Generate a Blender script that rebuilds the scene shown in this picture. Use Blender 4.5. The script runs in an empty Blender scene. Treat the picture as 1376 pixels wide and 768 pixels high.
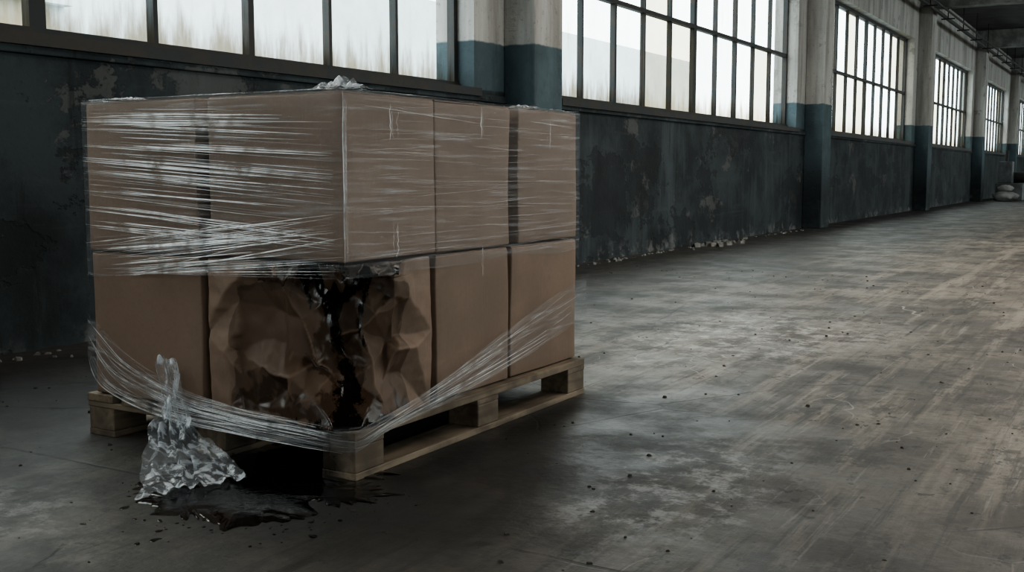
import bpy, bmesh, math, random
from mathutils import Vector, noise, geometry
random.seed(7)
S=bpy.context.scene
COL=S.collection

# ---------------------------------------------------------------- helpers
def link(o,parent=None):
    COL.objects.link(o)
    if parent: o.parent=parent
    return o
def mesh_obj(name,verts,faces,mat,parent=None,smooth=False):
    me=bpy.data.meshes.new(name)
    me.from_pydata([tuple(v) for v in verts],[],faces); me.update()
    if mat: me.materials.append(mat)
    if smooth:
        for p in me.polygons: p.use_smooth=True
    return link(bpy.data.objects.new(name,me),parent)
def empty(name,loc=(0,0,0)):
    e=bpy.data.objects.new(name,None); e.location=loc; e.empty_display_size=.1
    return link(e)
def add_box(V,F,a,b):
    n=len(V)
    x0,y0,z0=a;x1,y1,z1=b
    V+= [(x0,y0,z0),(x1,y0,z0),(x1,y1,z0),(x0,y1,z0),(x0,y0,z1),(x1,y0,z1),(x1,y1,z1),(x0,y1,z1)]
    F+= [(n,n+3,n+2,n+1),(n+4,n+5,n+6,n+7),(n,n+1,n+5,n+4),(n+1,n+2,n+6,n+5),(n+2,n+3,n+7,n+6),(n+3,n,n+4,n+7)]
def boxes(name,lst,mat,parent=None,bevel=0):
    V=[];F=[]
    for a,b in lst: add_box(V,F,a,b)
    o=mesh_obj(name,V,F,mat,parent)
    if bevel:
        m=o.modifiers.new('b','BEVEL'); m.width=bevel; m.segments=2; m.limit_method='ANGLE'
    return o
def sm(a,b,x):
    t=max(0,min(1,(x-a)/(b-a))); return t*t*(3-2*t)
def nz(x,y,z): return noise.noise(Vector((x,y,z)))

# ---------------------------------------------------------------- node helpers
class M:
    def __init__(s,name):
        s.m=bpy.data.materials.new(name); s.m.use_nodes=True
        s.nt=s.m.node_tree; s.b=s.nt.nodes['Principled BSDF']; s.out=s.nt.nodes['Material Output']
        g=s.nt.nodes.new('ShaderNodeNewGeometry'); s.pos=g.outputs['Position']
    def n(s,t): return s.nt.nodes.new(t)
    def l(s,a,b): s.nt.links.new(a,b)
    def setin(s,sock,v):
        if hasattr(v,'is_output'): s.l(v,sock)
        else:
            if isinstance(v,(tuple,list)) and len(v)==3 and sock.type=='RGBA': v=(*v,1)
            sock.default_value=v
    def vec(s,scale=(1,1,1),rot=(0,0,0),loc=(0,0,0),src=None):
        k=s.n('ShaderNodeMapping'); s.l(src or s.pos,k.inputs[0])
        k.inputs['Scale'].default_value=scale; k.inputs['Rotation'].default_value=rot; k.inputs['Location'].default_value=loc
        return k.outputs[0]
    def noise(s,scale,detail=5,rough=.55,vec=None,dist=0):
        k=s.n('ShaderNodeTexNoise'); s.l(vec or s.pos,k.inputs['Vector'])
        k.inputs['Scale'].default_value=scale;k.inputs['Detail'].default_value=detail
        k.inputs['Roughness'].default_value=rough;k.inputs['Distortion'].default_value=dist
        return k.outputs[0]
    def voro(s,scale,vec=None,feature='F1'):
        k=s.n('ShaderNodeTexVoronoi'); k.feature=feature; s.l(vec or s.pos,k.inputs['Vector'])
        k.inputs['Scale'].default_value=scale; return k.outputs[0]
    def ramp(s,f,a,b,lo=0,hi=1,smooth=True):
        k=s.n('ShaderNodeMapRange'); 
        if smooth: k.interpolation_type='SMOOTHSTEP'
        s.l(f,k.inputs[0]); k.inputs[1].default_value=a;k.inputs[2].default_value=b
        k.inputs[3].default_value=lo;k.inputs[4].default_value=hi
        return k.outputs[0]
    def math(s,op,a,b=0.0,c=None):
        k=s.n('ShaderNodeMath'); k.operation=op
        s.setin(k.inputs[0],a); s.setin(k.inputs[1],b)
        if c is not None: s.setin(k.inputs[2],c)
        return k.outputs[0]
    def mix(s,f,a,b,blend='MIX'):
        k=s.n('ShaderNodeMix'); k.data_type='RGBA'; k.blend_type=blend
        s.setin(k.inputs[0],f); s.setin(k.inputs[6],a); s.setin(k.inputs[7],b)
        return k.outputs[2]
    def xyz(s,src=None):
        k=s.n('ShaderNodeSeparateXYZ'); s.l(src or s.pos,k.inputs[0]); return k.outputs
    def bump(s,h,strength=.3,dist=.01,normal=None):
        k=s.n('ShaderNodeBump'); k.inputs['Strength'].default_value=strength;k.inputs['Distance'].default_value=dist
        s.l(h,k.inputs['Height'])
        if normal: s.l(normal,k.inputs['Normal'])
        return k.outputs[0]
    def attr(s,name):
        k=s.n('ShaderNodeAttribute'); k.attribute_name=name; return k.outputs['Fac']
    def set(s,**kw):
        for k,v in kw.items(): s.setin(s.b.inputs[k.replace('_',' ')],v)
    def blob(s,cx,cy,rx,ry,nscale=3,amt=.5,rot=0):
        x,y,_=s.xyz()
        dx=s.math('DIVIDE',s.math('SUBTRACT',x,cx),rx); dy=s.math('DIVIDE',s.math('SUBTRACT',y,cy),ry)
        d=s.math('SQRT',s.math('ADD',s.math('MULTIPLY',dx,dx),s.math('MULTIPLY',dy,dy)))
        nn=s.math('MULTIPLY',s.math('SUBTRACT',s.noise(nscale,6,.6),.5),amt*2)
        return s.ramp(s.math('ADD',d,nn),1.15,.35)

# ---------------------------------------------------------------- materials
def mat_floor():
    m=M('concrete_floor')
    big=m.noise(.45,6,.6); med=m.noise(2.2,9,.7); fine=m.noise(30,6,.7)
    streak=m.noise(1,9,.7,vec=m.vec((6,.5,1),rot=(0,0,.06)))
    streak2=m.noise(1,9,.75,vec=m.vec((22,1.0,1),rot=(0,0,-.12)))
    streak3=m.noise(1,9,.75,vec=m.vec((30,.9,1),rot=(0,0,.35)))
    c=m.mix(m.ramp(big,.38,.62),(.115,.104,.09),(.26,.225,.185))
    c=m.mix(m.ramp(med,.45,.57,0,.76),c,(.08,.073,.066))
    c=m.mix(m.ramp(streak,.50,.61,0,.6),c,(.34,.295,.245))
    c=m.mix(m.ramp(streak2,.53,.61,0,.7),c,(.042,.039,.036))
    c=m.mix(m.ramp(streak3,.58,.63,0,.5),c,(.40,.37,.33))
    c=m.mix(m.ramp(fine,.4,.75,0,.5),c,(.07,.065,.06))
    sp=m.noise(9,4,.8); c=m.mix(m.ramp(sp,.60,.64,0,.85),c,(.022,.021,.02))
    sp2=m.noise(1,9,.78,vec=m.vec((2.5,1.2,1),loc=(5,5,0))); c=m.mix(m.ramp(sp2,.53,.57,0,.72),c,(.052,.048,.044))
    sc=m.voro(3.0,vec=m.mix(.35,m.vec((1,.25,1)),m.noise(1.2,3)),feature='DISTANCE_TO_EDGE')
    c=m.mix(m.math('MULTIPLY',m.ramp(sc,.006,.001),m.ramp(m.noise(1.3,4),.5,.6)),c,(.38,.35,.31))
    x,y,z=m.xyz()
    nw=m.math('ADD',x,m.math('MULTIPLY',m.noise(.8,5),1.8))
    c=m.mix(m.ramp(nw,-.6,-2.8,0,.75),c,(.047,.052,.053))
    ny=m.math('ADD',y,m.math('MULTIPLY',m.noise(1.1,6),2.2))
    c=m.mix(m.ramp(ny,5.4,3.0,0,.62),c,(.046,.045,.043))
    shadow_wetspot=m.blob(-1.62,3.15,.62,1.35,2.5,.5)  # wet stain with the pallet's shadow painted into its colour
    c=m.mix(m.math('MULTIPLY',shadow_wetspot,.92),c,(.015,.015,.0155))
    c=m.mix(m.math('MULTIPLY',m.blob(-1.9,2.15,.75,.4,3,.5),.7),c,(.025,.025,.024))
    wn=m.ramp(m.noise(8,10,.8),.48,.60)
    c=m.mix(m.math('MULTIPLY',m.math('MULTIPLY',m.blob(-1.13,2.95,.34,.75,3,.5),wn),.66),c,(.38,.38,.375))
    c=m.mix(m.math('MULTIPLY',m.math('MULTIPLY',m.blob(-1.85,6.0,.8,1.3,2,.5),wn),.75),c,(.54,.51,.47))
    c=m.mix(m.math('MULTIPLY',m.math('MULTIPLY',m.blob(-2.7,1.75,.5,.25,2,.5),wn),.45),c,(.36,.35,.33))
    def joint(co,off,per,w):
        f=m.math('FRACT',m.math('DIVIDE',m.math('SUBTRACT',co,off-per/2),per))
        d=m.math('MULTIPLY',m.math('ABSOLUTE',m.math('SUBTRACT',f,.5)),per)
        return m.ramp(d,w,w*.4)
    wob=m.math('MULTIPLY',m.math('SUBTRACT',m.noise(4,4),.5),.03)
    j=m.math('MULTIPLY',joint(m.math('ADD',y,wob),2.2,4.0,.010),m.ramp(m.noise(2,4),.4,.55))
    c=m.mix(m.math('MULTIPLY',j,.6),c,(.02,.02,.02))
    ck=m.voro(1.1,vec=m.mix(.12,m.pos,m.noise(3,5)),feature='DISTANCE_TO_EDGE')
    ckm=m.math('MULTIPLY',m.ramp(ck,.010,.002),m.ramp(m.noise(.6,2),.50,.56))
    c=m.mix(m.math('MULTIPLY',ckm,.6),c,(.02,.02,.02))
    h=m.math('ADD',m.math('ADD',m.math('MULTIPLY',med,.7),m.math('MULTIPLY',fine,.25)),m.math('MULTIPLY',m.math('ADD',j,ckm),-.2))
    h=m.math('ADD',h,m.math('MULTIPLY',streak2,.3))
    m.set(Base_Color=c,Roughness=m.math('SUBTRACT',m.ramp(med,.3,.7,.36,.66),m.math('MULTIPLY',shadow_wetspot,.08)),Normal=m.bump(h,.6,.012))
    m.set(Specular_IOR_Level=.42)
    return m.m
def mat_wall(name,low,teal_to_floor=False):
    m=M(name)
    x,y,z=m.xyz()
    vs=m.noise(1,8,.65,vec=m.vec((3.5,3.5,.35))); n1=m.noise(1.6,8,.65); fine=m.noise(22,7,.7)
    white=m.mix(m.ramp(vs,.35,.7),(.50,.49,.47),(.26,.25,.23))
    white=m.mix(m.ramp(m.noise(3,9,.7),.58,.64,0,.5),white,(.15,.14,.13))
    teal=m.mix(m.ramp(n1,.3,.7),(.10,.142,.16),(.06,.083,.094))
    teal=m.mix(m.ramp(vs,.55,.7,0,.5),teal,(.04,.05,.055))
    lowc=m.mix(m.ramp(n1,.38,.62),low,tuple(v*.5 for v in low))
    lowc=m.mix(m.ramp(vs,.52,.66,0,.45),lowc,tuple(v*1.8 for v in low))
    hs=m.noise(1,8,.7,vec=m.vec((.6,.6,9))); lowc=m.mix(m.ramp(hs,.55,.68,0,.3),lowc,(.085,.09,.09))
    pe=m.noise(1,9,.7,vec=m.vec((1.1,1.1,1.6),loc=(3,1,2)))
    lowc=m.mix(m.ramp(pe,.60,.625,0,.5),lowc,(.135,.135,.13))
    pe2=m.noise(1,7,.65,vec=m.vec((.7,.7,1.2),loc=(8,4,2)))
    lowc=m.mix(m.ramp(pe2,.56,.575,0,.65),lowc,(.02,.023,.025))
    lowc=m.mix(m.ramp(m.noise(1,9,.7,vec=m.vec((7,7,.5))),.58,.66,0,.6),lowc,(.014,.015,.016))
    zz=m.math('ADD',z,m.math('MULTIPLY',m.math('SUBTRACT',m.noise(9,4),.5),.03))
    c=m.mix(m.ramp(zz,1.99,2.01),teal,white)
    if teal_to_floor:
        c=m.mix(m.ramp(m.math('ADD',z,m.math('MULTIPLY',n1,.9)),1.8,.9,0,.9),c,lowc)
    else:
        c=m.mix(m.ramp(zz,1.61,1.59),c,lowc)
    base=m.math('MULTIPLY',m.ramp(m.math('ADD',z,m.math('MULTIPLY',m.noise(3,6),.5)),.42,.2),m.ramp(m.noise(5,6,.7),.5,.6))
    c=m.mix(m.math('MULTIPLY',base,.5),c,(.30,.30,.29))
    c=m.mix(m.ramp(fine,.55,.75,0,.5),c,(.025,.025,.025))
    h=m.math('ADD',m.math('ADD',n1,m.math('MULTIPLY',fine,.3)),m.math('ADD',m.math('MULTIPLY',m.ramp(pe,.60,.625),-.3),m.math('MULTIPLY',m.ramp(pe2,.56,.575),-.3)))
    m.set(Base_Color=c,Roughness=.8,Normal=m.bump(h,.7,.02)); m.set(Specular_IOR_Level=.3)
    return m.m
def mat_simple(name,c1,c2,scale=6,rough=.7,metal=0,bump=.3,stretch=(1,1,1)):
    m=M(name); n=m.noise(scale,7,.65,vec=m.vec(stretch)); 
    m.set(Base_Color=m.mix(m.ramp(n,.35,.65),c1,c2),Roughness=rough,Metallic=metal,Normal=m.bump(n,bump,.01))
    return m.m
def mat_cardboard(name,crushed=False):
    m=M(name)
    oi=m.n('ShaderNodeObjectInfo').outputs['Random']
    n1=m.noise(2.2,7,.6); fine=m.noise(60,5,.7); flute=m.noise(1,3,.5,vec=m.vec((130,130,3)))
    c=m.mix(m.ramp(n1,.35,.68),(.262,.182,.134),(.195,.134,.098))
    if not crushed: c=m.mix(m.ramp(oi,0,1,0,.3,False),c,(.172,.119,.088))
    c=m.mix(m.ramp(fine,.4,.7,0,.2),c,(.145,.10,.073))
    c=m.mix(m.ramp(m.noise(1,8,.7,vec=m.vec((2,2,8))),.58,.72,0,.3),c,(.31,.225,.165))
    rough=.6
    h=m.math('ADD',m.math('MULTIPLY',flute,.5),m.math('MULTIPLY',n1,1.0))
    if crushed:
        wet=m.attr('wet'); blk=m.attr('blk'); cr=m.attr('crease')
        edge=m.math('MULTIPLY',m.math('SUBTRACT',m.noise(8,9,.7),.5),.7)
        w=m.ramp(m.math('ADD',wet,edge),.36,.43)
        bk=m.ramp(m.math('ADD',blk,m.math('MULTIPLY',m.math('SUBTRACT',m.noise(1,9,.72,vec=m.vec((22,22,8))),.5),2.2)),.42,.56)
        c=m.mix(m.math('MULTIPLY',w,.82),c,(.088,.053,.034))
        w2=m.ramp(m.math('ADD',wet,m.math('MULTIPLY',m.math('SUBTRACT',m.noise(6,9,.66),.5),1.5)),.70,.77)
        c=m.mix(m.math('MULTIPLY',w2,.75),c,(.032,.018,.011))
        c=m.mix(m.math('MULTIPLY',cr,.36),c,(.28,.19,.135))
        c=m.mix(bk,c,(.007,.0045,.0035))
        rough=m.math('SUBTRACT',m.math('SUBTRACT',.6,m.math('MULTIPLY',w2,.32)),m.math('MULTIPLY',bk,.28))
        rough=m.math('MAXIMUM',rough,.10)
        h=m.math('ADD',h,m.math('MULTIPLY',m.noise(16,6,.6),1.2))
    m.set(Base_Color=c,Roughness=rough,Normal=m.bump(h,.25,.004)); m.set(Specular_IOR_Level=.38)
    return m.m
def mat_wood(name,c1,c2,axis):
    m=M(name); st=[26,26,26]; st[axis]=1.6
    g=m.noise(1,7,.6,vec=m.vec(tuple(st)),dist=.8); big=m.noise(3.5,6)
    c=m.mix(m.ramp(g,.35,.66),c1,c2); c=m.mix(m.ramp(big,.42,.60,0,.7),c,(.07,.053,.038))
    x,y,z=m.xyz()
    dx=m.math('SUBTRACT',x,-2.28); dy=m.math('MULTIPLY',m.math('SUBTRACT',y,2.5),1.1)
    d=m.math('SQRT',m.math('ADD',m.math('MULTIPLY',dx,dx),m.math('MULTIPLY',dy,dy)))
    soak=m.ramp(m.math('ADD',d,m.math('MULTIPLY',m.math('SUBTRACT',m.noise(9,6,.65),.5),.35)),.30,.18)
    c=m.mix(m.math('MULTIPLY',soak,.85),c,(.016,.011,.008))
    m.set(Base_Color=c,Roughness=m.math('SUBTRACT',.75,m.math('MULTIPLY',soak,.5)),Normal=m.bump(g,.4,.004)); return m.m
def mat_film(name,streak_vec,base=.05,gain=.5,lo=.52,hi=.68,col=(.70,.72,.75),bump=.7,rough=.18):
    m=M(name)
    m.nt.nodes.remove(m.b)
    n=m.noise(1,5,.6,vec=m.vec(*streak_vec)); n2=m.noise(3,3)
    f=m.math('MULTIPLY',m.ramp(n,lo,hi),m.ramp(n2,.3,.7,.35,1))
    fac=m.math('ADD',m.math('MULTIPLY',f,gain),base)
    tr=m.n('ShaderNodeBsdfTransparent'); tr.inputs[0].default_value=(.97,.975,.98,1)
    p=m.n('ShaderNodeBsdfPrincipled'); p.inputs['Base Color'].default_value=(*col,1); p.inputs['Roughness'].default_value=rough
    p.inputs['Specular IOR Level'].default_value=1
    m.l(m.bump(n,bump,.006),p.inputs['Normal'])
    mx=m.n('ShaderNodeMixShader'); m.l(fac,mx.inputs[0]); m.l(tr.outputs[0],mx.inputs[1]); m.l(p.outputs[0],mx.inputs[2])
    m.l(mx.outputs[0],m.out.inputs[0]); return m.m
def mat_strand_glint(name,op):
    m=M(name); m.nt.nodes.remove(m.b)
    tr=m.n('ShaderNodeBsdfTransparent')
    p=m.n('ShaderNodeBsdfPrincipled'); p.inputs['Base Color'].default_value=(.95,.96,.98,1); p.inputs['Roughness'].default_value=.25  # near-white strands: the film's streak highlights are put into the colour
    p.inputs['Specular IOR Level'].default_value=1
    fac=m.ramp(m.noise(11,4),.34,.56,op*.3,op)
    mx=m.n('ShaderNodeMixShader'); m.l(fac,mx.inputs[0]); m.l(tr.outputs[0],mx.inputs[1]); m.l(p.outputs[0],mx.inputs[2])
    m.l(mx.outputs[0],m.out.inputs[0]); return m.m
def mat_glass():
    m=M('grimy_glass'); m.nt.nodes.remove(m.b)
    x,y,z=m.xyz()
    k=m.n('ShaderNodeTexWhiteNoise'); k.noise_dimensions='2D'
    cb=m.n('ShaderNodeCombineXYZ'); m.l(m.math('FLOOR',m.math('DIVIDE',m.math('ADD',y,.22),.79)),cb.inputs[0]); m.l(m.math('FLOOR',m.math('DIVIDE',m.math('SUBTRACT',z,2.74),2.0)),cb.inputs[1])
    m.l(cb.outputs[0],k.inputs[0]); r=k.outputs[0]
    st=m.noise(1,7,.65,vec=m.vec((6,6,.7))); n=m.noise(4,8,.7)
    c=m.mix(m.ramp(r,.3,1,0,.5,False),(.96,1.0,.995),(.66,.73,.70))
    c=m.mix(m.ramp(st,.52,.78,0,.4),c,(.58,.58,.50))
    zb=m.math('ADD',z,m.math('MULTIPLY',m.math('SUBTRACT',m.noise(1,7,.65,vec=m.vec((9,9,1.5))),.5),.9))
    rust=m.math('MAXIMUM',m.ramp(zb,1.95,1.6,0,.9),m.math('MULTIPLY',m.ramp(st,.64,.74),.5))
    c=m.mix(rust,c,(.22,.165,.095))
    c=m.mix(m.math('MULTIPLY',m.ramp(r,.84,.88),.65),c,(.45,.36,.23))
    tr=m.n('ShaderNodeBsdfTransparent'); m.l(c,tr.inputs[0])
    d=m.n('ShaderNodeBsdfDiffuse'); d.inputs[0].default_value=(.35,.36,.34,1)
    mx=m.n('ShaderNodeMixShader'); m.l(m.ramp(n,.3,.7,.02,.10),mx.inputs[0]); m.l(tr.outputs[0],mx.inputs[1]); m.l(d.outputs[0],mx.inputs[2])
    m.l(mx.outputs[0],m.out.inputs[0]); return m.m

FLOOR=mat_floor()
WALL=mat_wall('painted_concrete_wall',(.047,.058,.063))
PIL=mat_wall('painted_pilaster',(.042,.051,.056),True)
CEIL=mat_simple('ceiling_concrete',(.08,.08,.078),(.045,.045,.045),1.5,.85)
BEAM=mat_simple('beam_concrete',(.30,.30,.29),(.14,.14,.135),2.5,.8)
FRAME=mat_simple('rusted_steel_frame',(.022,.028,.03),(.04,.032,.026),5,.6,.2)
GLASS=mat_glass()
CARD=mat_cardboard('cardboard'); CARDX=mat_cardboard('soaked_cardboard',True)
TAPE=mat_simple('packing_tape',(.32,.22,.13),(.28,.19,.11),9,.3)
WX=mat_wood('pallet_wood_x',(.23,.18,.13),(.135,.102,.072),0)
WY=mat_wood('pallet_wood_y',(.265,.207,.148),(.155,.118,.084),1)
WB=mat_wood('pallet_wood_block',(.23,.18,.13),(.14,.105,.075),1)

# ---------------------------------------------------------------- room
X0=-4.92; T=.38; YB=-9.9; YE=85.3; ZC=5.25; XR=9.0
SILL=1.60; TOP=3.98; PER=9.5; W0=-9.75; WL=8.0; NW=10
boxes('floor',[((X0-T,YB-.3,-.25),(XR+T,YE+.3,0))],FLOOR)
boxes('ceiling',[((X0-T,YB-.3,ZC),(XR+T,YE+.3,ZC+.25))],CEIL)
def wall_side(name,xa,xb):
    L=[((xa,YB,0),(xb,YE,SILL)),((xa,YB,TOP),(xb,YE,ZC))]
    prev=YB
    for k in range(NW):
        a=W0+PER*k
        if a>prev: L.append(((xa,prev,SILL),(xb,a,TOP)))
        prev=a+WL
    L.append(((xa,prev,SILL),(xb,YE,TOP)))
    return boxes(name,L,WALL)
wall_side('wall_left',X0-T,X0); wall_side('wall_right',XR,XR+T)
boxes('wall_back',[((X0-T,YB-.3,0),(XR+T,YB,ZC))],WALL)
boxes('wall_far',[((X0-T,YE,0),(XR+T,YE+.3,ZC))],WALL)
boxes('trim_1',[((X0,YB,1.50),(X0+.035,YE,1.56))],WALL,bevel=.006)

V=[];F=[]
fx0,fx1=-.035,.035
add_box(V,F,(fx0-.02,0,SILL),(fx1+.02,WL,SILL+.06)); add_box(V,F,(fx0,0,TOP-.06),(fx1,WL,TOP))
add_box(V,F,(fx0,0,SILL),(fx1,.05,TOP)); add_box(V,F,(fx0,WL-.05,SILL),(fx1,WL,TOP))
add_box(V,F,(fx0,0,2.71),(fx1,WL,2.76))
pw=(WL-.1)/10
for i in range(1,10):
    yc=.05+pw*i; w=.05 if i==5 else (.026 if i%5 in(2,) else .017)
    add_box(V,F,(fx0+.005,yc-w,SILL),(fx1-.005,yc+w,TOP))
fme=bpy.data.meshes.new('window_frame'); fme.from_pydata(V,[],F); fme.materials.append(FRAME)
gme=bpy.data.meshes.new('window_glass'); gme.from_pydata([(0,.01,SILL),(0,WL-.01,SILL),(0,WL-.01,TOP),(0,.01,TOP)],[],[(0,1,2,3)]); gme.materials.append(GLASS)
V=[];F=[]; add_box(V,F,(-.05,-.03,SILL-.06),(.26,WL+.03,SILL+.005))
sme=bpy.data.meshes.new('window_sill'); sme.from_pydata(V,[],F); sme.materials.append(FRAME)
wi=1
for side in (0,1):
    for k in range(NW):
        e=empty('window_%d'%wi,((X0-.2) if side==0 else (XR+.2),W0+PER*k,0)); wi+=1
        if side==1: e.scale=(-1,1,1)
        for nm,me in (('frame',fme),('glass',gme),('sill',sme)):
            link(bpy.data.objects.new(nm,me),e)
for k in range(NW):
    y=W0+PER*k+WL+.48
    if y>84: continue
    boxes('pilaster',[((X0,y,0),(X0+.305,y+.52,4.72))],PIL,bevel=.012)
    boxes('pilaster',[((XR-.305,y,0),(XR,y+.52,4.72))],PIL,bevel=.012)
    boxes('ceiling_beam',[((X0,y+.06,4.72),(XR,y+.46,ZC))],BEAM,bevel=.01)
def tube(V,F,pts,r,seg=8):
    n0=len(V)
    for i,p in enumerate(pts):
        a=Vector(pts[max(0,i-1)]);b=Vector(pts[min(len(pts)-1,i+1)]);d=(b-a).normalized()
        u=d.cross(Vector((0,0,1)) if abs(d.z)<.9 else Vector((1,0,0))).normalized(); v=d.cross(u)
        for j in range(seg):
            t=2*math.pi*j/seg; V.append(tuple(Vector(p)+u*math.cos(t)*r+v*math.sin(t)*r))
    for i in range(len(pts)-1):
        for j in range(seg):
            a=n0+i*seg+j;b=n0+i*seg+(j+1)%seg; F.append((a,b,b+seg,a+seg))
V=[];F=[]
tube(V,F,[(X0+.42,YB+.1,4.6),(X0+.42,YE-.1,4.6)],.045)
tube(V,F,[(X0+.60,YB+.1,4.64),(X0+.60,YE-.1,4.64)],.025)
for k in range(40):
    yy=-8+k*2.4; add_box(V,F,(X0+.36,yy,4.52),(X0+.66,yy+.03,4.55)); add_box(V,F,(X0+.50,yy,4.54),(X0+.52,yy+.03,ZC))
mesh_obj('ceiling_pipes',V,F,FRAME)

OUT=mat_simple('outside_render',(.62,.67,.69),(.54,.58,.60),.4,.9,bump=0)
GR=mat_simple('outside_ground',(.34,.35,.34),(.26,.27,.26),.5,.9,bump=0)
boxes('outside_ground',[((-80,-60,-.3),(X0-T-.01,140,-.1))],GR)
V=[];F=[]
add_box(V,F,(-40,-30,-.1),(-26,20,5.4)); add_box(V,F,(-40,20.01,-.1),(-27,70,8.2)); add_box(V,F,(-26.3,-30,5.4),(-25.6,20,5.7))
for i in range(9): add_box(V,F,(-26.02,-26+i*5,2.6),(-25.94,-24+i*5,4.2))
mesh_obj('outside_building',V,F,OUT)

# ---------------------------------------------------------------- pallet
PX0,PX1,PY0,PY1=-3.165,-1.985,2.465,3.97
p=empty('wooden_pallet')
def jit(a): return random.uniform(-a,a)
bw=.13
xs=[(PX0,PX0+bw),((PX0+PX1)/2-bw/2,(PX0+PX1)/2+bw/2),(PX1-bw,PX1)]
ys=[(PY0,PY0+.145),((PY0+PY1)/2-.07,(PY0+PY1)/2+.07),(PY1-.145,PY1)]
boxes('bottom_runners',[((a,PY0+.002,0),(b,PY1-.002,.022)) for a,b in xs],WY,p,.003)
boxes('blocks',[((a+.002,c+.002,.022),(b-.002,d-.002,.100)) for a,b in xs for c,d in ys],WB,p,.004)
boxes('stringer_boards',[((PX0+jit(.003),c,.100),(PX1+jit(.003),d,.120)) for c,d in ys],WX,p,.003)
nb=7; w=.13; g=((PX1-PX0)-nb*w)/(nb-1)
boxes('deck_boards',[((PX0+i*(w+g),PY0+jit(.004),.120),(PX0+i*(w+g)+w,PY1+jit(.004),.147)) for i in range(nb)],WY,p,.003)

# ---------------------------------------------------------------- boxes
def gridbox(a,b,n,r,fn=None):
    size=[b[i]-a[i] for i in range(3)]
    def coords(L):
        c=[0,r*.35,r]+[r+(L-2*r)*i/n for i in range(1,n)]+[L-r,L-r*.35,L]; return c
    C=[coords(s) for s in size]; N=len(C[0])
    idx={};V=[];F=[]
    def vid(i,j,k):
        key=(i,j,k)
        if key not in idx:
            p=Vector((C[0][i],C[1][j],C[2][k]))
            q=Vector([max(r,min(size[t]-r,p[t])) for t in range(3)])
            d=p-q
            if d.length>1e-7: p=q+d.normalized()*r*min(1,max(abs(d.x),abs(d.y),abs(d.z))/r)
            p=p+Vector(a)
            idx[key]=len(V); V.append(fn(p) if fn else p)
        return idx[key]
    M_=N-1
    for i in range(M_):
        for j in range(M_):
            F.append((vid(i,j,0),vid(i,j+1,0),vid(i+1,j+1,0),vid(i+1,j,0)))
            F.append((vid(i,j,M_),vid(i+1,j,M_),vid(i+1,j+1,M_),vid(i,j+1,M_)))
            F.append((vid(i,0,j),vid(i+1,0,j),vid(i+1,0,j+1),vid(i,0,j+1)))
            F.append((vid(i,M_,j),vid(i,M_,j+1),vid(i+1,M_,j+1),vid(i+1,M_,j)))
            F.append((vid(0,i,j),vid(0,i,j+1),vid(0,i+1,j+1),vid(0,i+1,j)))
            F.append((vid(M_,i,j),vid(M_,i+1,j),vid(M_,i+1,j+1),vid(M_,i,j+1)))
    return V,F
cx=[(-3.13,-2.612),(-2.558,-2.02)]; cy=[(2.475,2.938),(2.945,3.425),(3.485,3.955)]
def carton(a,b,seed):
    def fn(p):
        d=Vector((nz(p.x*3+seed,p.y*3,p.z*3),nz(p.x*3,p.y*3+seed,p.z*3+9),nz(p.x*3,p.y*3,p.z*3+seed)*.3))*.007
        return p+d
    V,F=gridbox((a[0],a[1],a[2]+.003),(b[0],b[1],b[2]-.006),12,.006,fn)
    o=mesh_obj('cardboard_box',V,F,CARD,None,True)
    ym=(a[1]+b[1])/2
    f=boxes('top_flaps',[((a[0]+.004,a[1]+.004,b[2]-.006),(b[0]-.004,ym-.0015,b[2]-.002)),((a[0]+.004,ym+.0015,b[2]-.006),(b[0]-.004,b[1]-.004,b[2]-.002))],CARD,o)
    t=boxes('tape',[((a[0]-.001+.004,ym-.025,b[2]-.002),(b[0]-.004,ym+.025,b[2]-.0012))],TAPE,o)
    return o
s=1
for r,(z0,z1) in enumerate([(.148,.640),(.643,1.145)]):
    for i,(xa,xb) in enumerate(cx):
        for j,(ya,yb) in enumerate(cy):
            s+=3.7
            if r==0 and i==1 and j==0: continue
            if r==0 and j==1: yb-=.02
            if r==0 and j==2: ya-=.05
            jx=jit(.003); jy=jit(.002)
            carton((xa+jx,ya+jy,z0),(xb+jx,yb+jy,z1),s)

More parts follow.
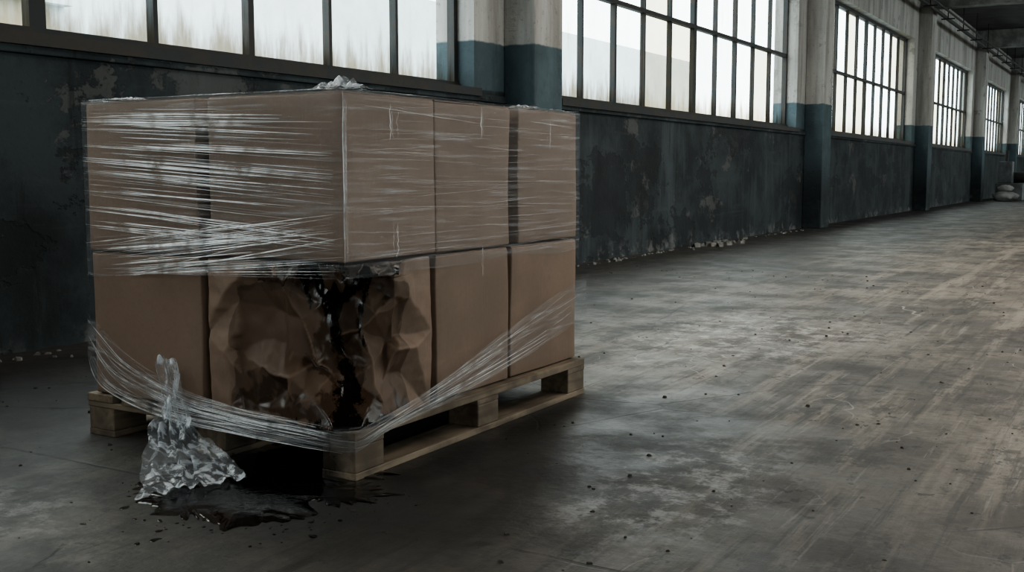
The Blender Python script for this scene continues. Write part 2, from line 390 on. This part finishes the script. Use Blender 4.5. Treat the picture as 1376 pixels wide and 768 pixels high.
# crushed box: folded facets defined over the unrolled front+side (s along perimeter, z)
cxa,cxb=-2.572,-2.015; cya,cyb=2.47,2.90; cz0,cz1=.148,.638
CP=[(-.60,-.05,0),(-.60,.5,0),(-.60,1.05,0),(.47,-.05,0),(.47,.5,-.01),(.47,1.05,0),
(-.56,0,0),(-.56,.5,0),(-.56,1,0),(.425,0,0),(.425,.5,-.008),(.425,1,0),
(-.4,-.05,-.01),(-.2,-.05,-.028),(0,-.05,-.03),(.2,-.05,-.028),(.32,-.05,-.01),
(-.4,1.05,0),(-.3,1.05,.01),(-.22,1.05,.05),(-.1,1.05,.11),(0,1.05,.13),(.1,1.05,.11),(.2,1.05,.05),(.3,1.05,0),
(-.475,.10,-.006),(-.48,.4,-.012),(-.472,.76,-.014),(-.40,.93,-.008),(-.28,.955,.0),
(-.452,.13,.020),(-.455,.4,.028),(-.448,.73,.026),(-.36,.86,.022),(-.25,.86,.012),
(-.30,.70,.046),(-.37,.50,.034),(-.22,.45,.040),(-.155,.62,.050),(-.12,.36,.024),
(-.07,.73,.080),(-.04,.50,.045),(-.01,.88,.105),(.02,.42,.065),(.055,.76,.045),(.10,.56,.018),(.12,.83,.060),(.17,.68,.0),
(.20,.47,.042),(.235,.76,.018),
(-.42,.24,.014),(-.33,.33,-.012),(-.21,.30,-.022),(-.11,.36,-.014),(-.25,.22,.020),(-.05,.29,-.004),(.05,.27,.016),(.13,.37,-.018),(.25,.43,-.010),(.19,.29,.018),
(-.36,.09,.010),(-.20,.10,-.016),(.0,.12,-.014),(.15,.10,-.018),(.29,.2,.012),
(.315,.06,-.004),(.325,.42,-.016),(.315,.74,-.008),(.29,.92,0),(.292,.25,.022),(.298,.5,.028),(.285,.70,.022)]
ZS=.49
vc,ec,fc,_,_,_=geometry.delaunay_2d_cdt([Vector((c[0],c[1]*ZS)) for c in CP],[],[],0,1e-6)
dep=[]
for v in vc:
    k=min(range(len(CP)),key=lambda i:(CP[i][0]-v.x)**2+(CP[i][1]*ZS-v.y)**2); dep.append(CP[k][2])
def depth(s_,zn):
    s_+=.022*nz(s_*9,zn*4.5,3)+.008*nz(s_*30,zn*15,3); y=(zn+.04*nz(s_*9,zn*4.5,13)+.014*nz(s_*30,zn*15,8))*ZS
    for f in fc:
        a,b,c=[vc[i] for i in f[:3]]
        d=(b.y-c.y)*(a.x-c.x)+(c.x-b.x)*(a.y-c.y)
        if abs(d)<1e-12: continue
        l1=((b.y-c.y)*(s_-c.x)+(c.x-b.x)*(y-c.y))/d; l2=((c.y-a.y)*(s_-c.x)+(a.x-c.x)*(y-c.y))/d; l3=1-l1-l2
        if l1>=-1e-6 and l2>=-1e-6 and l3>=-1e-6:
            return l1*dep[f[0]]+l2*dep[f[1]]+l3*dep[f[2]]
    return 0.0
wetL=[];blkL=[];crL=[]
def crush(p):
    a=cxb-p.x; b=p.y-cya; z=(p.z-cz0)/(cz1-cz0)
    front = b<.012; side = a<.012
    on = front or side
    sc=b-a; c=a+b
    k=.05+.20*sm(.0,.4,z)
    q=p.copy()
    if c<k:
        ins=(k-c)*.5; q.x-=ins; q.y+=ins
    nrm=Vector((0,1,0)) if (front and not side) else (Vector((-1,0,0)) if side and not front else Vector((-.7,.7,0)))
    if c<k+.05: nrm=nrm.lerp(Vector((-.7,.7,0)),sm(k+.05,k-.05,c))
    cr=0; d=0
    if on:
        d=depth(sc,z); e=.008
        lap=depth(sc+e,z)+depth(sc-e,z)+depth(sc,z+e/ZS)+depth(sc,z-e/ZS)-4*d
        cr=max(0,min(1,lap/.006-.12))
        q+=nrm*(d*1.15+.004*nz(sc*18,p.z*18,2))
    elif z>.9:
        q+=Vector((-.7,.7,0))*.12*sm(.35,.02,c)
    if z>.9: q.z-=.03*sm(.4,.05,c)
    e2=.03*nz(sc*6,p.z*6,4)
    inner=sm(-.475,-.445,sc+e2)*sm(.32,.29,sc+e2)*sm(.0,.06,z+e2)*sm(.98-.2*abs(sc+.05),.90-.3*abs(sc+.05),z+e2)
    wet=inner*.54+.50*sm(.60,.95,z)*sm(.36,.08,abs(sc))+.34*sm(.15,.02,abs(sc))
    if inner>.1: wet+=.24*sm(.36,.04,z)
    path=.0+.018*math.sin(z*7)+.02*nz(z*5,3,3)
    wd=.020+.11*sm(.60,.98,z)+.05*sm(.4,.0,z)
    blk=.80*sm(wd*2.6,0,abs(sc-path))
    blk=max(blk,.58*sm(.14,.0,z)*sm(.44,.1,abs(sc)))
    blk=max(blk,1.1*sm(.80,.95,z+.14*nz(sc*12,2,2))*sm(.30,.12,abs(sc)))
    blk=max(blk,.58*sm(.045,.0,abs(sc-(-.12+.02*math.sin(z*12))))*sm(.35,.78,z) )
    blk=max(blk,.58*sm(.035,.0,abs(sc-(.12+.03*math.sin(z*8))))*sm(.15,.6,z) )
    blk=max(blk,.52*sm(.03,.0,abs(sc-(-.22+.02*math.sin(z*9))))*sm(.6,.85,z) )
    if not on: blk=blk*.6
    wetL.append(wet if on else .4*sm(.4,0,c)); blkL.append(blk); crL.append(cr if on else 0)
    return q
V,F=gridbox((cxa,cya,cz0),(cxb,cyb,cz1),110,.006,crush)
cb=mesh_obj('crushed_cardboard_box',V,F,CARDX,None,True)
for nm,L in (('wet',wetL),('blk',blkL),('crease',crL)):
    at=cb.data.attributes.new(nm,'FLOAT','POINT'); at.data.foreach_set('value',L)
def sheet(V,F,P,nu,nv):
    n0=len(V)
    for i in range(nu+1):
        for j in range(nv+1): V.append(tuple(P(i/nu,j/nv)))
    for i in range(nu):
        for j in range(nv):
            a=n0+i*(nv+1)+j; F.append((a,a+1,a+nv+2,a+nv+1))
def flap(base0,base1,drop,out,seed,wv=.5,bv=.25,na=.006):
    V=[];F=[]
    b0=Vector(base0);b1=Vector(base1)
    def P(u,v):
        w=1-.55*v*(.6+.4*abs(nz(u*4,v*3,seed)))
        c=(b0+b1)/2+(b0.lerp(b1,u)-(b0+b1)/2)*w
        rag=1+.5*nz(u*5,seed,2)
        return c+Vector(out)*math.sin(v*1.5)+Vector((0,0,-(drop*v*v+drop*.3*v)*rag))+Vector((nz(u*3,v*3,seed),nz(u*3,v*3,seed+5),0))*na
    sheet(V,F,P,20,14)
    o=mesh_obj('torn_flap',V,F,CARDX,cb,True)
    for nm,val in (('wet',wv),('blk',bv),('crease',0)):
        at=o.data.attributes.new(nm,'FLOAT','POINT'); at.data.foreach_set('value',[val+.3*nz(v[0]*20,v[1]*20,v[2]*20) for v in V])
    m=o.modifiers.new('s','SOLIDIFY'); m.thickness=.004
flap((-2.40,2.482,.634),(-2.20,2.50,.636),.045,(.01,-.018,0),3,.9,.2)
flap((-2.15,2.50,.636),(-2.03,2.58,.636),.055,(.010,-.012,0),7,1.0,.45)
flap((-2.05,2.60,.636),(-2.02,2.76,.636),.035,(.012,-.006,0),9,1.0,.35)

# ---------------------------------------------------------------- stretch wrap
wrap=empty('stretch_wrap')
FILM_H=mat_film('film_wrapped',((2.5,2.5,70),),.05,.34,.48,.74)
FILM_T=mat_film('film_rim',((14,14,40),),.08,.45,.48,.68)
FILM_C=mat_film('film_crumpled',((30,30,11),),.14,.82,.46,.62,(.84,.87,.91),1.0,.08)
ST=mat_strand_glint('film_strand_glint',.95); ST2=mat_strand_glint('film_strand_glint_faint',.28)
wx0,wx1,wy0,wy1=-3.138,-2.011,2.466,3.963
def perim(s):
    s=s%4
    if s<1: return Vector((wx0+(wx1-wx0)*s,wy0,0)),Vector((0,-1,0))
    if s<2: return Vector((wx1,wy0+(wy1-wy0)*(s-1),0)),Vector((1,0,0))
    if s<3: return Vector((wx1-(wx1-wx0)*(s-2),wy1,0)),Vector((0,1,0))
    return Vector((wx0,wy1-(wy1-wy0)*(s-3),0)),Vector((-1,0,0))
V=[];F=[]
NU,NV=240,40
for i in range(NU):
    s=4*i/NU; p0,n=perim(s)
    zb=.60+.025*nz(s*4,0,7)
    if s<1: zb=.555+.075*s+.02*nz(s*9,0,7)
    zt=1.146+.006*nz(s*7,3,1)
    for j in range(NV+1):
        z=zb+(zt-zb)*j/NV
        V.append(tuple(p0+n*(.002+.003*nz(s*6,z*30,2))+Vector((0,0,z))))
for i in range(NU):
    for j in range(NV):
        a=i*(NV+1)+j;b=((i+1)%NU)*(NV+1)+j; F.append((a,b,b+1,a+1))
mesh_obj('film_sleeve',V,F,FILM_H,wrap,True)
V=[];F=[]
def toprim(u,v):
    s=4*u; p0,n=perim(s-1e-6 if u==1 else s)
    return p0+n*.003-n*(v*(.05+.04*nz(s*5,0,9)))+Vector((0,0,1.1475+.003*abs(nz(s*20,v*3,1))+.004*math.sin(v*3)))
sheet(V,F,toprim,240,4); mesh_obj('film_top_fold',V,F,FILM_T,wrap,True)

def ribbon(V,F,pts,nrm,w):
    n0=len(V); n=len(pts)
    for i,p in enumerate(pts):
        d=(Vector(pts[min(n-1,i+1)])-Vector(pts[max(0,i-1)])).normalized()
        nn=nrm[i] if isinstance(nrm,list) else nrm
        side=d.cross(Vector(nn)).normalized(); t=i/(n-1); ww=w*(.15+.85*math.sin(math.pi*min(1,max(0,t)))**.7)/2
        V.append(tuple(Vector(p)+side*ww+Vector(nn)*.0004)); V.append(tuple(Vector(p)-side*ww+Vector(nn)*.0004))
    for i in range(n-1): a=n0+2*i; F.append((a,a+1,a+3,a+2))
V=[];F=[];Vf=[];Ff=[]
def strand(xa,za,xb,zb,w,faint=False,sag=0):
    off=random.uniform(.001,.006)
    pts=[]
    for i in range(13):
        t=i/12; pts.append((xa+(xb-xa)*t,wy0-.003-off,za+(zb-za)*t-sag*math.sin(math.pi*t)+.001*nz(t*6,za*50,0)))
    tl=random.uniform(0,.9)
    if faint: ribbon(Vf,Ff,pts,(0,-1,0),w*1.6)
    else: ribbon(V,F,pts,Vector((0,-1,tl)).normalized(),w)
def rw(): return random.choice([.001,.0012,.0014,.0017,.002,.0028])*random.uniform(.8,1.2)
R=random.uniform
def bundle(zc,spread,n,xa0,xa1,l0,l1,slope,js):
    for i in range(n):
        z=zc+random.gauss(0,spread); xa=max(-3.135,R(xa0,xa1)); xb=min(-2.045,xa+R(l0,l1))
        if z>1.135: z=1.13-R(0,.02)
        strand(xa,z,xb,z+(slope+jit(js))*(xb-xa),rw(),random.random()<.3)
bundle(1.10,.012,16,-3.2,-2.8,.3,.9,-.02,.02)
bundle(1.06,.014,20,-3.2,-2.8,.4,1.1,-.045,.02)
bundle(1.00,.012,16,-3.2,-2.6,.3,1.0,-.05,.015)
bundle(.955,.010,18,-3.2,-2.8,.4,1.1,-.06,.015)
bundle(.90,.012,16,-3.2,-2.8,.4,1.1,-.065,.02)
bundle(.845,.010,10,-3.2,-2.9,.3,.9,-.06,.02)
bundle(.79,.014,12,-3.2,-2.9,.4,1.1,-.07,.02)
bundle(.73,.012,10,-3.2,-2.9,.5,1.1,-.04,.02)
bundle(.665,.014,24,-3.15,-2.8,.5,1.0,.09,.03)
bundle(.64,.012,16,-3.1,-2.8,.5,.95,.12,.04)
bundle(.60,.015,16,-3.05,-2.85,.35,.8,.07,.04)
for i in range(14):
    strand(-2.95+jit(.05),.572+jit(.01),-2.10+jit(.1),.60+i*.011,rw()*.9,i%3==0)
def sstrand(ya,za,yb,zb,w,faint=True):
    pts=[(wx1+.0035+.001*random.random(),ya+(yb-ya)*t/10,za+(zb-za)*t/10+.0015*nz(t*.7,za*40,0)) for t in range(11)]
    if faint: ribbon(Vf,Ff,pts,(1,0,0),w)
    else: ribbon(V,F,pts,(1,0,0),w)
for i in range(60):
    ya=2.48+R(0,1.1); yb=min(3.95,ya+R(.2,.7)); z=R(.62,1.12); sstrand(ya,z,yb,z+R(-.05,.05)*(yb-ya),rw()*.9,random.random()<.985)
for (y0,zc) in [(2.70,1.06),(2.71,.70),(3.2,.60),(3.22,1.08),(3.7,1.05)]:
    for q in range(3):
        yy=y0+jit(.02); pts=[(wx1+.005,yy+.012*nz(t*1.1,yy*9,q),zc+.055-.011*t) for t in range(11)]
        ribbon(V if q==0 else Vf,F if q==0 else Ff,pts,(1,0,0),.0024)
for q in range(5):
    pts=[(wx1+.002,wy0-.004+.004*nz(t*.6,q*3.1,0)+q*.004,1.14-.05*t) for t in range(11)]
    ribbon(V if q<1 else Vf,F if q<1 else Ff,pts,(.7,-.7,0),.0025)

up=[(-3.135,.43),(-2.92,.305),(-2.675,.215),(-2.41,.178),(-2.20,.165),(-2.02,.150)]
lo=[(-3.138,.30),(-3.05,.176),(-2.72,.112),(-2.415,.098),(-2.2,.092),(-2.02,.088)]
upS=[(2.46,.150),(2.80,.205),(3.158,.295),(3.469,.378),(3.826,.458),(3.963,.50)]
loS=[(2.46,.088),(2.62,.125),(2.95,.155),(3.3,.20),(3.7,.27),(3.963,.33)]
def interp(P,t):
    t=max(0,min(.9999,t))*(len(P)-1); i=int(t); f=t-i
    p0=P[max(0,i-1)];p1=P[i];p2=P[i+1];p3=P[min(len(P)-1,i+2)]
    return tuple(.5*((2*p1[k])+(-p0[k]+p2[k])*f+(2*p0[k]-5*p1[k]+4*p2[k]-p3[k])*f*f+(-p0[k]+3*p1[k]-3*p2[k]+p3[k])*f**3) for k in (0,1))
def band(t,v,off=.0):
    if t<=1:
        a=interp(up,t);b=interp(lo,t); x=a[0]*(1-v)+b[0]*v; z=a[1]*(1-v)+b[1]*v
        bow=.022*math.sin(math.pi*t); return Vector((x,PY0-.012-bow-off,z)),Vector((0,-1,0))
    t-=1
    a=interp(upS,t);b=interp(loS,t); y=a[0]*(1-v)+b[0]*v; z=a[1]*(1-v)+b[1]*v
    return Vector((PX1+.008+off,y,z)),Vector((1,0,0))
Vb=[];Fb=[]
def bp(u,v):
    p,n=band(2*u,v); return p+n*.004*nz(u*30,v*7,3)+Vector((0,0,.004*nz(u*12,v*9,5)))
sheet(Vb,Fb,bp,120,10)
FILM_B=mat_film('film_band',((5,5,60),),.05,.30,.48,.72)
mesh_obj('film_loose_band',Vb,Fb,FILM_B,wrap,True)
for i in range(105):
    v=R(-.03,1.03); dv=jit(.35); t0=R(0,.45); t1=min(1,t0+R(.3,.9))
    pts=[];nn=[]
    for k in range(17):
        t=t0+(t1-t0)*k/16; vv=max(-.05,min(1.05,v+dv*(k/16-.5)+.06*nz(t*7,i,0))); p,n=band(t,vv,.003); pts.append(p);nn.append(n)
    f=random.random()<.5
    ribbon(Vf if f else V,Ff if f else F,pts,nn,rw())
for i in range(60):
    v=R(0,1)**1.2; dv=jit(.3); t0=1+R(0,.4)*(R(0,1)); t1=min(2,t0+R(.2,.8))
    pts=[];nn=[]
    for k in range(17):
        t=t0+(t1-t0)*k/16; vv=max(-.05,min(1.05,v+dv*(k/16-.5))); p,n=band(t,vv,.003); pts.append(p);nn.append(n)
    f=random.random()<.88
    ribbon(Vf if f else V,Ff if f else F,pts,nn,rw()*.9)
mesh_obj('strand_glints',V,F,ST,wrap); mesh_obj('strand_glints_faint',Vf,Ff,ST2,wrap)

# hanging tail
V=[];F=[]
cen=[(-2.735,2.43,.30),(-2.70,2.42,.21),(-2.65,2.385,.13),(-2.57,2.33,.07),(-2.44,2.24,.035),(-2.31,2.14,.014)]
hw=[.042,.052,.066,.092,.14,.17]
def tail(u,v):
    t=v*(len(cen)-1); i=min(len(cen)-2,int(t)); f=t-i
    c=Vector(cen[i]).lerp(Vector(cen[i+1]),f); w=hw[i]*(1-f)+hw[i+1]*f
    d=Vector((.9,-.1,0)).lerp(Vector((.35,.93,0)),sm(.3,.9,v)).normalized()
    pl=math.sin(u*30+3*nz(u*3,v*3,1)+v*3)*.015*(1-.2*v)
    q=c+d*(u-.5)*2*w+Vector((.3,-.9,.35))*pl+Vector((nz(u*9,v*7,3),nz(u*9,v*7,6),abs(nz(u*8,v*9,9))*1.4))*.024
    q+=Vector((.35,-.93,0))*.03*nz(u*7,0,5)*v
    q.z=max(.006+.004*abs(nz(u*20,v*20,0)),q.z); return q
sheet(V,F,tail,90,90)
mesh_obj('hanging_tail',V,F,FILM_C,wrap,True)
def clump(cx_,cy_,rx,ry,h,seed):
    V=[];F=[]
    def P(u,v):
        a=(u-.5)*2;b=(v-.5)*2; e=max(0,1-(a*a+b*b)*.7)
        return Vector((cx_+a*rx+.015*nz(a*2,b*2,seed),cy_+b*ry+.015*nz(a*2,b*2,seed+4),1.1495+h*e*(.35+abs(nz(a*2.5,b*2.5,seed+8))*1.8)+.003))
    sheet(V,F,P,36,36); mesh_obj('film_clump',V,F,FILM_C,wrap,True)
clump(-2.08,2.54,.085,.05,.026,1); clump(-3.0,2.55,.06,.05,.008,5); clump(-2.08,3.62,.05,.08,.008,9)

# ---------------------------------------------------------------- spill
m=M('black_liquid'); m.set(Base_Color=(.004,.0038,.0038),Roughness=m.ramp(m.noise(18,5),.35,.65,.01,.07),Normal=m.bump(m.noise(14,5),.3,.008)); LIQ=m.m
V=[];F=[]
def blobmesh(cx_,cy_,rx,ry,rot,seed,n=120,spike=.35,h=.004):
    n0=len(V); V.append((cx_,cy_,h))
    for ring,(k,hh) in enumerate(((.6,h),(.93,h*.8),(1.0,.0006))):
        for i in range(n):
            t=2*math.pi*i/n
            rr=k*(1+spike*nz(math.cos(t)*2.0+seed,math.sin(t)*2.0,seed)+spike*.6*nz(math.cos(t)*7,math.sin(t)*7+seed,seed))
            x=math.cos(t)*rx*rr; y=math.sin(t)*ry*rr
            V.append((cx_+x*math.cos(rot)-y*math.sin(rot),cy_+x*math.sin(rot)+y*math.cos(rot),hh))
    for i in range(n):
        j=(i+1)%n; F.append((n0,n0+1+i,n0+1+j))
        for r in range(2):
            a=n0+1+r*n; F.append((a+i,a+n+i,a+n+j,a+j))
blobmesh(-2.17,2.24,.26,.28,.35,2,spike=.5); blobmesh(-2.27,2.08,.21,.10,-.5,5,spike=.6,h=.0035); blobmesh(-2.3,2.50,.3,.22,0,8,h=.0045,spike=.5)
blobmesh(-1.98,2.34,.15,.11,.6,12,h=.003,spike=.8); blobmesh(-2.05,2.14,.14,.11,.2,19,h=.0032,spike=.6); blobmesh(-2.4,2.25,.13,.16,.2,29,h=.0030,spike=.6)
for i in range(130):
    a=R(0,6.28); d=.32+abs(random.gauss(0,.11)); x=-2.14+math.cos(a)*d*.9; y=2.2+math.sin(a)*d*.8
    if 2.44<y: continue
    r=random.choice([.002,.003,.004,.006,.010])*R(.7,1.2); blobmesh(x,y,r*1.5,r,R(0,3),i,n=10,h=.0012)
mesh_obj('liquid_spill',V,F,LIQ,None,True)

# ---------------------------------------------------------------- debris
DB=mat_simple('debris',(.07,.06,.05),(.03,.028,.026),10,.9)
PB=mat_simple('plaster_rubble_mat',(.30,.30,.29),(.15,.15,.14),8,.9)
def chips(name,items,mat):
    V=[];F=[]
    for (x,y,r) in items:
        n0=len(V); n=random.randint(4,6); h=r*R(.3,.8)
        for zz,k in ((0,1),(h,.65)):
            for i in range(n):
                t=2*math.pi*i/n+R(-.3,.3); V.append((x+math.cos(t)*r*k*R(.6,1.2),y+math.sin(t)*r*k*R(.6,1.2),zz+(.0 if zz==0 else R(-.2,.2)*h)))
        F.append(tuple(n0+n+i for i in range(n)))
        for i in range(n): j=(i+1)%n; F.append((n0+i,n0+j,n0+n+j,n0+n+i))
    return mesh_obj(name,V,F,mat)
items=[]
for i in range(1000):
    x=R(-4.5,2.2); y=R(1.4,10)
    if PX0-.05<x<PX1+.03 and PY0-.05<y<PY1+.05: continue
    items.append((x,y,random.choice([.002,.003,.004,.006,.008])*R(.7,1.5)))
chips('floor_debris',items,DB)
items=[(X0+.08+abs(random.gauss(0,.10)),R(2,7.9),R(.008,.03)) for i in range(90)]+[(X0+.08+abs(random.gauss(0,.10)),R(9,17),R(.008,.03)) for i in range(90)]
items+=[(X0+.14+abs(random.gauss(0,.10)),random.gauss(13.2,.35),R(.03,.09)) for i in range(30)]
chips('plaster_rubble',items,PB)

e=empty('old_machine')
MG=mat_simple('machine_paint',(.14,.15,.16),(.07,.07,.07),3,.6)
boxes('body',[((-4.35,38.0,0),(-3.55,39.4,.55)),((-4.3,38.2,.55),(-3.9,38.8,1.25)),((-4.2,39.0,.55),(-3.75,39.3,.9))],MG,e,.02)
V=[];F=[]; tube(V,F,[(-4.1,38.9,.75),(-3.3,38.9,.75)],.18,14); tube(V,F,[(-4.1,38.5,1.25),(-4.1,38.5,1.6)],.06,10); mesh_obj('rollers',V,F,FRAME,e)
SK=mat_simple('sack_cloth',(.26,.26,.25),(.15,.15,.145),3,.8)
V=[];F=[]
for (sx_,sy_,sz_,rx_,ry_,rz_) in [(-4.0,37.0,.15,.30,.26,.15),(-3.85,37.3,.14,.26,.24,.14),(-3.95,37.1,.38,.22,.22,.12)]:
    def sk(u,v):
        a=u*2*math.pi; b=(v-.5)*math.pi; d=Vector((math.cos(a)*math.cos(b),math.sin(a)*math.cos(b),math.sin(b)))
        k=1+.3*nz(d.x*2+sx_*3,d.y*2,d.z*2)+.1*nz(d.x*6,d.y*6,d.z*6); return Vector((sx_+d.x*rx_*k,sy_+d.y*ry_*k,max(.0,sz_+d.z*rz_*k)))
    sheet(V,F,sk,24,14)
mesh_obj('slumped_sacks',V,F,SK,None,True)

# ---------------------------------------------------------------- light
w=bpy.data.worlds.new('overcast'); S.world=w; w.use_nodes=True
nt=w.node_tree; bg=nt.nodes['Background']
tc=nt.nodes.new('ShaderNodeTexCoord'); sp=nt.nodes.new('ShaderNodeSeparateXYZ'); nt.links.new(tc.outputs['Generated'],sp.inputs[0])
mr=nt.nodes.new('ShaderNodeMapRange'); nt.links.new(sp.outputs[2],mr.inputs[0]); mr.inputs[1].default_value=-.1; mr.inputs[2].default_value=.6
mx=nt.nodes.new('ShaderNodeMix'); mx.data_type='RGBA'; nt.links.new(mr.outputs[0],mx.inputs[0])
mx.inputs[6].default_value=(.87,.95,.97,1); mx.inputs[7].default_value=(.90,.98,1.0,1)
nt.links.new(mx.outputs[2],bg.inputs[0]); bg.inputs[1].default_value=6.8
def portal(loc,rot,sx,sy):
    L=bpy.data.lights.new('sky_portal','AREA'); L.shape='RECTANGLE'; L.size=sx; L.size_y=sy; L.cycles.is_portal=True
    o=bpy.data.objects.new('sky_portal',L); COL.objects.link(o); o.location=loc; o.rotation_euler=rot
for side in (0,1):
    for k in range(0,6):
        portal(((X0-.3) if side==0 else (XR+.3),W0+PER*k+WL/2,(TOP+SILL)/2),(0,math.radians(-90 if side==0 else 90),0),TOP-SILL,WL)
def area(name,loc,rot,sx,sy,e,c):
    L=bpy.data.lights.new(name,'AREA'); L.shape='RECTANGLE'; L.size=sx;L.size_y=sy;L.energy=e;L.color=c
    o=bpy.data.objects.new(name,L); COL.objects.link(o); o.location=loc; o.rotation_euler=rot
area('added_ceiling_fill',(1.2,10.5,ZC-.03),(0,0,0),3.0,10,560,(1,.93,.84))  # added out-of-view fill light over the right aisle, no opening in the ceiling
area('added_ceiling_fill',(2.2,34,ZC-.03),(0,0,0),3.0,26,400,(1,.95,.90))  # added out-of-view fill light for the far end of the hall
area('added_ceiling_fill',(-1.6,-2.2,ZC-.03),(0,0,0),2.0,2.0,85,(1,.96,.92))  # added fill light behind the camera for the front faces

# ---------------------------------------------------------------- camera
cd=bpy.data.cameras.new('camera'); cd.sensor_width=36; cd.lens=1459/1376*36; cd.clip_end=400
co=bpy.data.objects.new('camera',cd); COL.objects.link(co); co.location=(0,0,.91)
co.rotation_euler=(math.radians(90-5.987),0,math.radians(30.44)); S.camera=co
S.view_settings.view_transform='AgX'
S.view_settings.look='AgX - Medium High Contrast'
S.view_settings.exposure=-.12
